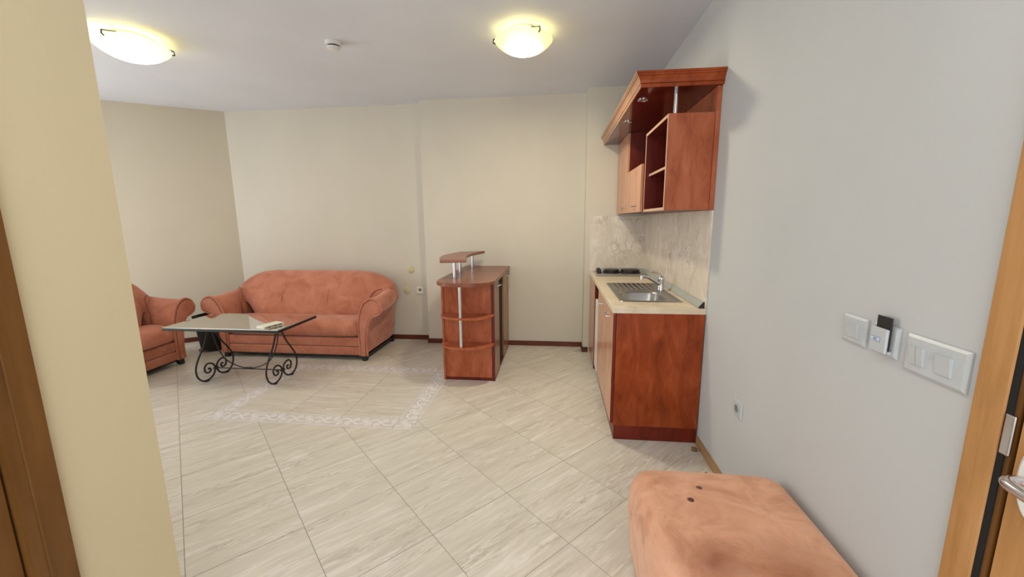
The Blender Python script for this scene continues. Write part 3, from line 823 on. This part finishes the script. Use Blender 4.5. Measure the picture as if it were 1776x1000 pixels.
# ------------------------------------------------------------------ sofa and armchair
def seat_furniture(name, label, cat, loc, rz, iw):
    """local frame: +x right, -y front, origin on the floor"""
    root = thing(name, label, cat, loc, rz); root['local'] = True
    prof = [(0, .057), (0, .22), (0, .39), (.018, .50), (.045, .575), (.085, .635), (.135, .668), (.185, .668), (.232, .64), (.256, .60), (.262, .56),
            (.245, .52), (.205, .497), (.165, .487), (.135, .455), (.108, .40), (.09, .33), (.077, .2), (.077, .057)]
    def lift(t, s): return [(x, z + (max(0, z - .42) / .25) * s) for x, z in t]
    for sgn in (-1, 1):
        bm = BM(); loops = []
        for y, s, ins, ov in ((-.398, 0, .012, 1), (-.385, 0, .003, 1), (-.34, 0, 0, 1), (-.15, .004, 0, .97), (.02, .025, 0, .86), (.13, .06, 0, .70), (.22, .06, 0, .5), (.36, .03, .01, .35)):
            pr_ = [(x if x < .09 else .09 + (x - .09) * ov, z) for x, z in lift(prof, s)]
            cx, cz = .11, .42
            loops.append([Vector((sgn * (iw + cx + (x - cx) * (1 - ins * 6)), y, cz + (z - cz) * (1 - ins * 2))) for x, z in pr_])
        loft(bm, loops)
        arm = put('arm', bm, M_fab, root, 50)
        md = arm.modifiers.new('sub', 'SUBSURF'); md.levels = 1; md.render_levels = 1
        # piping along the scroll front
        pp = [Vector((sgn * (iw + x), -.392, z)) for x, z in prof]
        pp = smooth_curve(pp, 3)
        bm = BM(); tube(bm, pp, 0.0115, 10); put('piping', bm, M_fab, arm, 60)
        # recessed front scroll panel
        inner = []
        n = len(prof)
        mid = [((prof[i][0] + prof[n - 1 - i][0]) / 2, (prof[i][1] + prof[n - 1 - i][1]) / 2) for i in range(n)]
        for (x, z), (mx, mz) in zip(prof, mid):
            d = math.hypot(x - mx, z - mz) or 1
            k = max(0.0, (d - .016) / d); inner.append((mx + (x - mx) * k, mz + (z - mz) * k))
        bm = BM(); loft(bm, [[Vector((sgn * (iw + x), -.399, z)) for x, z in inner], [Vector((sgn * (iw + x), -.4035, z)) for x, z in inner]])
        put('front_panel', bm, M_fab, arm, 40)
    # back: humped crest, wraps out over the arms
    cs = [(-.150, .30), (-.160, .42), (-.150, .54), (-.095, .68), (-.02, .80), (.05, .872), (.125, .905), (.21, .895), (.275, .84), (.315, .70), (.345, .45), (.36, .2), (.36, .08), (.12, .08), (0.0, .12), (-.08, .2)]
    Wd = iw + .19
    st = [-1, -.985, -.95, -.88, -.78, -.6, -.4, -.2, 0, .2, .4, .6, .78, .88, .95, .985, 1]
    bm = BM(); loops = []
    for u in st:
        x = u * Wd
        a = abs(u)
        H = .905 if a < .55 else .905 - .17 * ((a - .55) / .45) ** 2.4
        out = a * Wd - iw
        yl = []
        for y, z in cs:
            if z > .30: z = .30 + (z - .30) * (H - .30) / (.905 - .30)
            if out > -0.03:         # over the arms only the upper roll exists
                z = max(z, .56 + .0 * a)
                yy = .06 + (y - .06) * (0.88 if a < .97 else 0.72 if a < 1 else .62) + .03
                if y < 0: yy = max(yy, -.05)
            else: yy = y
            yl.append(Vector((x, yy, z)))
        loops.append(yl)
    loft(bm, loops)
    bk = put('backrest', bm, M_fab, root, 180)
    md = bk.modifiers.new('sub', 'SUBSURF'); md.levels = 2; md.render_levels = 2
    nseam = 2 if iw > .5 else 0
    for k in range(nseam):
        x = iw * (-0.36 + 0.72 * k)
        bm = BM(); tube(bm, [(x, -.1525, .44), (x, -.150, .50), (x, -.128, .60), (x, -.085, .69), (x, -.02, .79)], 0.0022, 6)
        put('seam', bm, M_pipe, bk, 60)
    for sgn in (-1, 1):            # dark seam where the back meets the arm
        x = sgn * (iw - .004)
        bm = BM(); tube(bm, smooth_curve([(x, -.145, .44), (x, -.152, .52), (x + sgn * .008, -.125, .60), (x + sgn * .03, -.09, .665), (x + sgn * .07, -.045, .70), (x + sgn * .12, -.02, .71)], 5), 0.006, 8)
        put('seam', bm, M_pipe, bk, 60)
    # seat cushion
    bm = BM(); loops = []
    cw = iw - .006
    for u in (-1, -.97, -.85, -.4, 0, .4, .85, .97, 1):
        pf = [(-.37, .252), (-.405, .27), (-.415, .33), (-.395, .40), (-.34, .432), (-.2, .440), (-.10, .436), (-.07, .42), (-.07, .26), (-.2, .252)]
        k = 1 if abs(u) < .96 else (.94 if abs(u) < 1 else .86)
        loops.append([Vector((u * cw, -.22 + (y + .22) * k, .34 + (z - .34) * k)) for y, z in pf])
    loft(bm, loops)
    cu = put('seat_cushion', bm, M_fab, root, 180)
    md = cu.modifiers.new('sub', 'SUBSURF'); md.levels = 2; md.render_levels = 2
    # front rails and the carcass
    bm = BM(); box(bm, -iw + .003, iw - .003, -.388, -.05, .152, .250, .012, 3); put('front_rail', bm, M_fab, root, 50)
    bm = BM(); box(bm, -iw + .003, iw - .003, -.392, -.05, .058, .148, .012, 3); put('front_rail', bm, M_fab, root, 50)
    bm = BM(); box(bm, -iw - .06, iw + .06, -.36, .34, .036, .0565); lab(put('underframe', bm, M_dark, root), 'dark underside frame')
    for sx in (-1, 1):
        for y in (-.365, .32):
            bm = BM(); x = sx * (iw + .03)
            loft(bm, [[Vector((x + a * .03, y + b_ * .03, .0565)) for a, b_ in ((-1, -1), (1, -1), (1, 1), (-1, 1))],
                      [Vector((x + a * .02 + sx * .012, y + b_ * .02 - .012 * (1 if y < 0 else -1), .0005)) for a, b_ in ((-1, -1), (1, -1), (1, 1), (-1, 1))]])
            lab(put('foot', bm, M_dark, root), 'short black tapered foot')
    return root
seat_furniture('sofa', 'rust suede sofa with rolled arms and humped back against the back wall', 'sofa', (-2.80, 4.25, 0), 0, .755)
seat_furniture('armchair', 'rust suede armchair half hidden behind the wall end on the left', 'armchair', (-4.275, 3.26, 0), PI / 2, .31)

# ------------------------------------------------------------------ coffee table
ct = thing('coffee_table', 'glass-topped coffee table on black wrought-iron scroll legs before the sofa', 'table', (-2.885, 3.32, 0))
TX0, TX1, TY0, TY1, TZ = -3.43, -2.335, 3.045, 3.60, 0.548
bm = BM()
fw_ = 0.028
for a in ((TX0, TX1, TY0, TY0 + fw_), (TX0, TX1, TY1 - fw_, TY1), (TX0, TX0 + fw_, TY0 + fw_, TY1 - fw_), (TX1 - fw_, TX1, TY0 + fw_, TY1 - fw_)):
    box(bm, a[0], a[1], a[2], a[3], TZ - 0.022, TZ - 0.0005, 0.003)
put('frame', bm, M_black, ct)
bm = BM(); box(bm, TX0 + 0.003, TX1 - 0.003, TY0 + 0.003, TY1 - 0.003, TZ, TZ + 0.008, 0.001); lab(put('glass_top', bm, M_tglass, ct), 'clear reflecting glass top')
half = [(0.0, 0.523), (-.045, .44), (-.095, .34), (-.16, .25), (-.198, .185), (-.212, .125), (-.198, .062), (-.155, .018), (-.11, .009), (-.062, .018), (-.025, .048), (-.010, .088), (-.018, .126),
        (-.05, .152), (-.09, .158), (-.118, .136), (-.122, .103), (-.102, .076), (-.072, .076), (-.058, .096), (-.072, .112), (-.085, .104)]
for lx in (-3.225, -2.54):
    for s in (1, -1):
        bm = BM(); tube(bm, smooth_curve([(lx, 3.32 + s * y, z) for y, z in half], 4), 0.0078, 8)
        lg = put('leg', bm, M_black, ct, 60)
        bm = BM(); lathe(bm, [(.016, 0), (.020, .003), (.014, .008), (.006, .010)], (lx, 3.32 - s * .115, .0003), 16); put('foot', bm, M_black, lg, 60)
    bm = BM(); cyl(bm, (lx, 3.30, .09), (lx, 3.34, .09), 0.012, 12); put('collar', bm, M_black, ct, 60)
bm = BM(); cyl(bm, (-3.225, 3.32, .09), (-2.54, 3.32, .09), 0.0055, 10); put('stretcher', bm, M_black, ct, 60)
bm = BM(); tube(bm, smooth_curve([(-3.22, 3.32, .515), (-3.20, 3.32, .36), (-3.13, 3.32, .20), (-3.02, 3.32, .125), (-2.885, 3.32, .098), (-2.75, 3.32, .125), (-2.64, 3.32, .20), (-2.565, 3.32, .36), (-2.545, 3.32, .515)], 6), 0.0055, 8)
put('curved_brace', bm, M_black, ct, 60)
bm = BM()
for a, b_ in ((-.03, .03),): 
    cyl(bm, (-2.885 + a, 3.32, .098), (-2.885 + b_, 3.32, .098), 0.010, 10)
put('clasp', bm, M_black, ct, 60)

# leaflet box on the glass
wb = thing('white_box', 'slim white box with dark marks along its side lying on the glass tabletop', 'box', (-2.485, 3.155, TZ + 0.0085), math.radians(74)); wb['local'] = True
bm = BM(); box(bm, -.095, .095, -.05, .05, 0, .022, .004, 2); put('body', bm, M_paper, wb)
bm = BM(); box(bm, -.08, .08, -.0508, -.0501, .005, .017); lab(put('side_label', bm, plain('olive_print', (0.34, 0.31, 0.18), 0.6), wb), 'olive strip with dark marks')
bm = BM()
bm.free()
for x in (-.055, .0, .045):
    bm = BM(); box(bm, x, x + .018, -.0514, -.0509, .007, .015); put('mark', bm, M_dark, wb)
sl = thing('plastic_band', 'thin clear curled plastic band beside the white box on the table', 'band', (-2.415, 3.27, TZ + 0.0085)); sl['local'] = True
bm = BM(); lp0 = []; lp1 = []
for k in range(25):
    a = PI * k / 24; lp0.append(Vector((-.045 * math.cos(a), .01, .004 + .035 * math.sin(a)))); lp1.append(Vector((-.045 * math.cos(a), .022, .004 + .035 * math.sin(a))))
tube(bm, lp0, 0.002, 6); put('hoop', bm, plain('grey_film', (0.40, 0.36, 0.32), 0.3), sl, 60)

# waste bin between the two seats
bn = thing('waste_bin', 'black tapered waste bin in the corner between armchair and sofa', 'bin', (-3.965, 4.12, 0)); bn['local'] = True
bm = BM()
def sqr(h, z): return [Vector((x, y, z)) for x, y in rrect(-h, h, -h, h, .02, 4)]
loft(bm, [sqr(.10, .0005), sqr(.104, .01), sqr(.130, .385), sqr(.136, .39), sqr(.136, .415), sqr(.126, .415), sqr(.122, .37), sqr(.10, .03)])
put('body', bm, M_dark, bn, 40)
bm = BM(); tube(bm, [(.135 * math.cos(2 * PI * k / 32) - .02, .135 * math.sin(2 * PI * k / 32) - .01, .0062) for k in range(32)], .005, 6, True)
put('wire_ring', bm, M_black, bn, 60)

# ------------------------------------------------------------------ ottoman
ot = thing('ottoman', 'worn rust suede ottoman with dark stains, against the right wall in the foreground', 'ottoman', (0.622, 1.315, 0)); ot['local'] = True
bm = BM(); loops = []
def rr(h, k, z, r=.07):
    return [Vector((x, y, z)) for x, y in rrect(-h, h, -k, k, r, 5)]
HX, HY = .306, .315
for d, z, r in ((-.03, .035, .05), (-.012, .05, .06), (-.004, .12, .07), (.004, .22, .075), (.004, .31, .08), (-.002, .36, .08), (-.014, .397, .08), (-.036, .417, .07), (-.07, .424, .06), (-.13, .427, .05), (-.21, .428, .03)):
    loops.append(rr(HX + d, HY + d, z, r))
loft(bm, loops)
o = put('cushion', bm, M_otto, ot, 180)
md = o.modifiers.new('sub', 'SUBSURF'); md.levels = 1; md.render_levels = 1
for sx in (-1, 1):
    for sy in (-1, 1):
        bm = BM(); cyl(bm, (sx * .22, sy * .23, .0005), (sx * .22, sy * .23, .045), .02, 12, .026); put('foot', bm, M_dark, ot, 60)

# ------------------------------------------------------------------ ceiling fittings
def lamp(label, c, r, mat, power, rot, down):
    t = thing('ceiling_lamp', label, 'lamp', (*c, ZC), 0, 'glass bowl ceiling lamps')
    bm = BM(); lathe(bm, [(r * .55, -.0003), (r * .55, -.012), (r * .5, -.016), (.004, -.016)], (*c, ZC), 36); put('base', bm, M_white2, t, 40)
    bm = BM(); prof = []
    n = 12
    R_ = r / math.sin(math.radians(58)); zc = R_ * math.cos(math.radians(58))
    for k in range(n + 1):
        a = math.radians(58) * (1 - k / n)
        prof.append((R_ * math.sin(a), -(0.062) - (R_ * math.cos(a) - zc) * .78))
    full = prof + [(max(p[0] - .004, .0005), p[1] + .004) for p in reversed(prof)]
    L = [ring(Vector((*c, ZC + z)), max(q, .0006), 40) for q, z in full]
    loft(bm, L, True, True)
    put('glass_bowl', bm, mat, t, 50)
    for k in range(3):
        a = rot + 2 * PI * k / 3
        dx, dy = math.cos(a), math.sin(a)
        bm = BM(); tube(bm, [(c[0] + dx * r * .5, c[1] + dy * r * .5, ZC - .012), (c[0] + dx * (r + .008), c[1] + dy * (r + .008), ZC - .05), (c[0] + dx * (r + .010), c[1] + dy * (r + .010), ZC - .072), (c[0] + dx * (r - .006), c[1] + dy * (r - .006), ZC - .078)], .005, 8)
        lab(put('clip', bm, M_black, t, 60), 'small dark metal clip')
    l = bpy.data.lights.new('bulb', 'POINT'); l.energy = power; l.color = (1.0, 0.86, 0.50); l.shadow_soft_size = 0.03
    lo = bpy.data.objects.new('bulb', l); COL.objects.link(lo); lo.location = (0, 0, -.06); lo.parent = t
    l2 = bpy.data.lights.new('bulb_down', 'AREA'); l2.shape = 'DISK'; l2.size = r * .9; l2.energy = power * down; l2.color = (1.0, 0.955, 0.88)
    lo = bpy.data.objects.new('bulb_down', l2); COL.objects.link(lo); lo.location = (0, 0, -.108); lo.parent = t
lamp('left glass bowl ceiling lamp, lit bright white and yellow, next to the wall end', (-3.03, 2.80), .225, M_lamp_l, 0.8, math.radians(-80), 28)
lamp('right glass bowl ceiling lamp, lit dim pale yellow, nearer the kitchen', (-.245, 3.07), .205, M_lamp_r, 0.55, math.radians(-55), 165)
sd = thing('smoke_detector', 'white round smoke detector on the ceiling between the two lamps', 'detector', (-1.655, 3.06, ZC))
bm = BM(); lathe(bm, [(.056, -.0003), (.056, -.010), (.053, -.024), (.046, -.026)], (-1.655, 3.06, ZC), 32); put('base', bm, M_white2, sd, 40)
bm = BM(); lathe(bm, [(.040, -.026), (.040, -.036)], (-1.655, 3.06, ZC), 32); lab(put('vent_ring', bm, M_dark, sd, 40), 'dark vent slot')
bm = BM(); lathe(bm, [(.047, -.036), (.045, -.046), (.030, -.052), (.003, -.053)], (-1.655, 3.06, ZC), 32); put('cap', bm, M_white2, sd, 40)

# ------------------------------------------------------------------ wall fittings
def wall_plate(bm, y0, y1, z0, z1, th=.010):
    x1 = XR - .0004
    loft(bm, [[Vector((x1, y, z)) for y, z in ((y0, z0), (y1, z0), (y1, z1), (y0, z1))],
              [Vector((x1 - th * .5, y, z)) for y, z in ((y0, z0), (y1, z0), (y1, z1), (y0, z1))],
              [Vector((x1 - th, y, z)) for y, z in ((y0 + .007, z0 + .007), (y1 - .007, z0 + .007), (y1 - .007, z1 - .007), (y0 + .007, z1 - .007))]])
def rocker(bm, y0, y1, z0, z1, th=.010):
    x1 = XR - .0106
    loft(bm, [[Vector((x1, y, z)) for y, z in ((y0, z0), (y1, z0), (y1, z1), (y0, z1))],
              [Vector((x1 - th * (.35 if z < (z0 + z1) / 2 else 1), y, z)) for y, z in ((y0 + .001, z0 + .001), (y1 - .001, z0 + .001), (y1 - .001, z1 - .001), (y0 + .001, z1 - .001))]])
s1 = thing('light_switch', 'single white rocker switch, first of the three wall fittings from the kitchen', 'switch', (XR, 1.318, 1.113))
bm = BM(); wall_plate(bm, 1.266, 1.364, 1.070, 1.156); put('plate', bm, M_white, s1)
bm = BM(); rocker(bm, 1.290, 1.340, 1.089, 1.137); put('rocker', bm, M_white, s1)
s2 = thing('card_switch', 'white hotel key-card switch between the two light switches', 'switch', (XR, 1.205, 1.113))
bm = BM(); wall_plate(bm, 1.152, 1.240, 1.072, 1.160); put('plate', bm, M_white, s2)
bm = BM(); box(bm, XR - .028, XR - .0205, 1.166, 1.224, 1.082, 1.152, .003, 2); box(bm, XR - .0205, XR - .0106, 1.166, 1.224, 1.082, 1.090)
box(bm, XR - .0205, XR - .0106, 1.220, 1.224, 1.090, 1.152)
hol = put('holder', bm, M_white, s2)
bm = BM(); box(bm, XR - .0288, XR - .0281, 1.186, 1.220, 1.112, 1.125); lb = put('label_plate', bm, M_blue, hol)
bm = BM(); box(bm, XR - .0294, XR - .0289, 1.1875, 1.2185, 1.1135, 1.1235)
lab(put('label_field', bm, M_label, hol), 'small blue-rimmed label')
bm = BM(); box(bm, XR - .0299, XR - .0295, 1.197, 1.209, 1.1155, 1.1215); put('label_mark', bm, M_blue, hol)
kc = put('key_card', box(BM(), XR - .018, XR - .0145, 1.168, 1.2195, 1.0905, 1.184, .001), M_dark)
tag(kc, 'black key card standing in the white card switch', 'card')
s3 = thing('light_switch', 'wide white double-gang switch plate beside the oak door frame', 'switch', (XR, 1.045, 1.107))
bm = BM(); wall_plate(bm, .962, 1.128, 1.058, 1.157); put('plate', bm, M_white, s3)
bm = BM(); rocker(bm, 1.0865, 1.1065, 1.083, 1.131); put('rocker', bm, M_white, s3)
bm = BM(); rocker(bm, 1.0665, 1.086, 1.083, 1.131); put('rocker', bm, M_white, s3)
bm = BM(); rocker(bm, .994, 1.034, 1.083, 1.131); put('rocker', bm, M_white, s3)
def socket_right(label, y0, y1, z0, z1):
    t = thing('wall_socket', label, 'socket', (XR, (y0 + y1) / 2, (z0 + z1) / 2))
    bm = BM(); wall_plate(bm, y0, y1, z0, z1); put('plate', bm, M_white, t)
    yc, zc = (y0 + y1) / 2, (z0 + z1) / 2
    bm = BM(); box(bm, XR - .0135, XR - .0106, yc - .024, yc + .024, zc - .024, zc + .024, .002); put('insert', bm, M_white, t)
    bm = BM(); cyl(bm, (XR - .0150, yc, zc), (XR - .0137, yc, zc), .019, 20); lab(put('recess', bm, plain('grey_recess', (.20, .20, .20), .6), t), 'grey round recess')
    return t
socket_right('grey-white power socket low on the right wall near the ottoman', 1.972, 2.062, .463, .548)
t = thing('wall_socket', 'white power socket low on the back wall between sofa and bar', 'socket', (-1.650, YA, .621))
bm = BM(); box(bm, -1.693, -1.607, YA - .010, YA - .0005, .580, .662, .004, 2); put('plate', bm, M_paper, t)
bm = BM(); cyl(bm, (-1.650, YA - .0115, .628), (-1.650, YA - .0103, .628), .020, 20); lab(put('recess', bm, plain('grey_recess', (.22, .21, .18), .6), t), 'grey round recess')
bm = BM(); 
for dx in (-.009, .009): cyl(bm, (-1.650 + dx, YA - .0125, .628), (-1.650 + dx, YA - .0117, .628), .0035, 8)
put('pin_hole', bm, M_dark, t)
def cover(label, x, z, r):
    bm = BM(); L = [(r, .0005), (r, .004), (r - .006, .008), (.003, .0085)]
    loft(bm, [[Vector((x + q * math.cos(2 * PI * k / 28), YA - d, z + q * math.sin(2 * PI * k / 28))) for k in range(28)] for q, d in L])
    tag(put('junction_cover', bm, M_ivory, None, 40, 0), label, 'cover', 'round junction covers')
cover('upper round cream junction cover on the wall beside the sofa', -1.760, .876, .046)
cover('lower round cream junction cover, left of the back wall socket', -1.818, .619, .046)

# ------------------------------------------------------------------ debris on the floor
def scrap(label, x, y, r):
    bm = BM(); bmesh.ops.create_icosphere(bm, subdivisions=2, radius=r)
    rnd = random.Random(int(x * 1000 + y * 77))
    for v in bm.verts:
        v.co *= rnd.uniform(.6, 1.15); v.co.z = max(v.co.z * .7 + r * .55, .0)
    mz = min(v.co.z for v in bm.verts)
    bmesh.ops.translate(bm, verts=bm.verts[:], vec=(x, y, .0004 - mz))
    tag(put('paper_scrap', bm, M_scrap, None), label, 'litter', 'crumpled scraps by the baseboard')
scrap('crumpled brown scrap on the floor beside the kitchen end panel', .886, 2.455, .022)
scrap('tiny brown scrap on the floor behind the ottoman', .875, 2.215, .009)
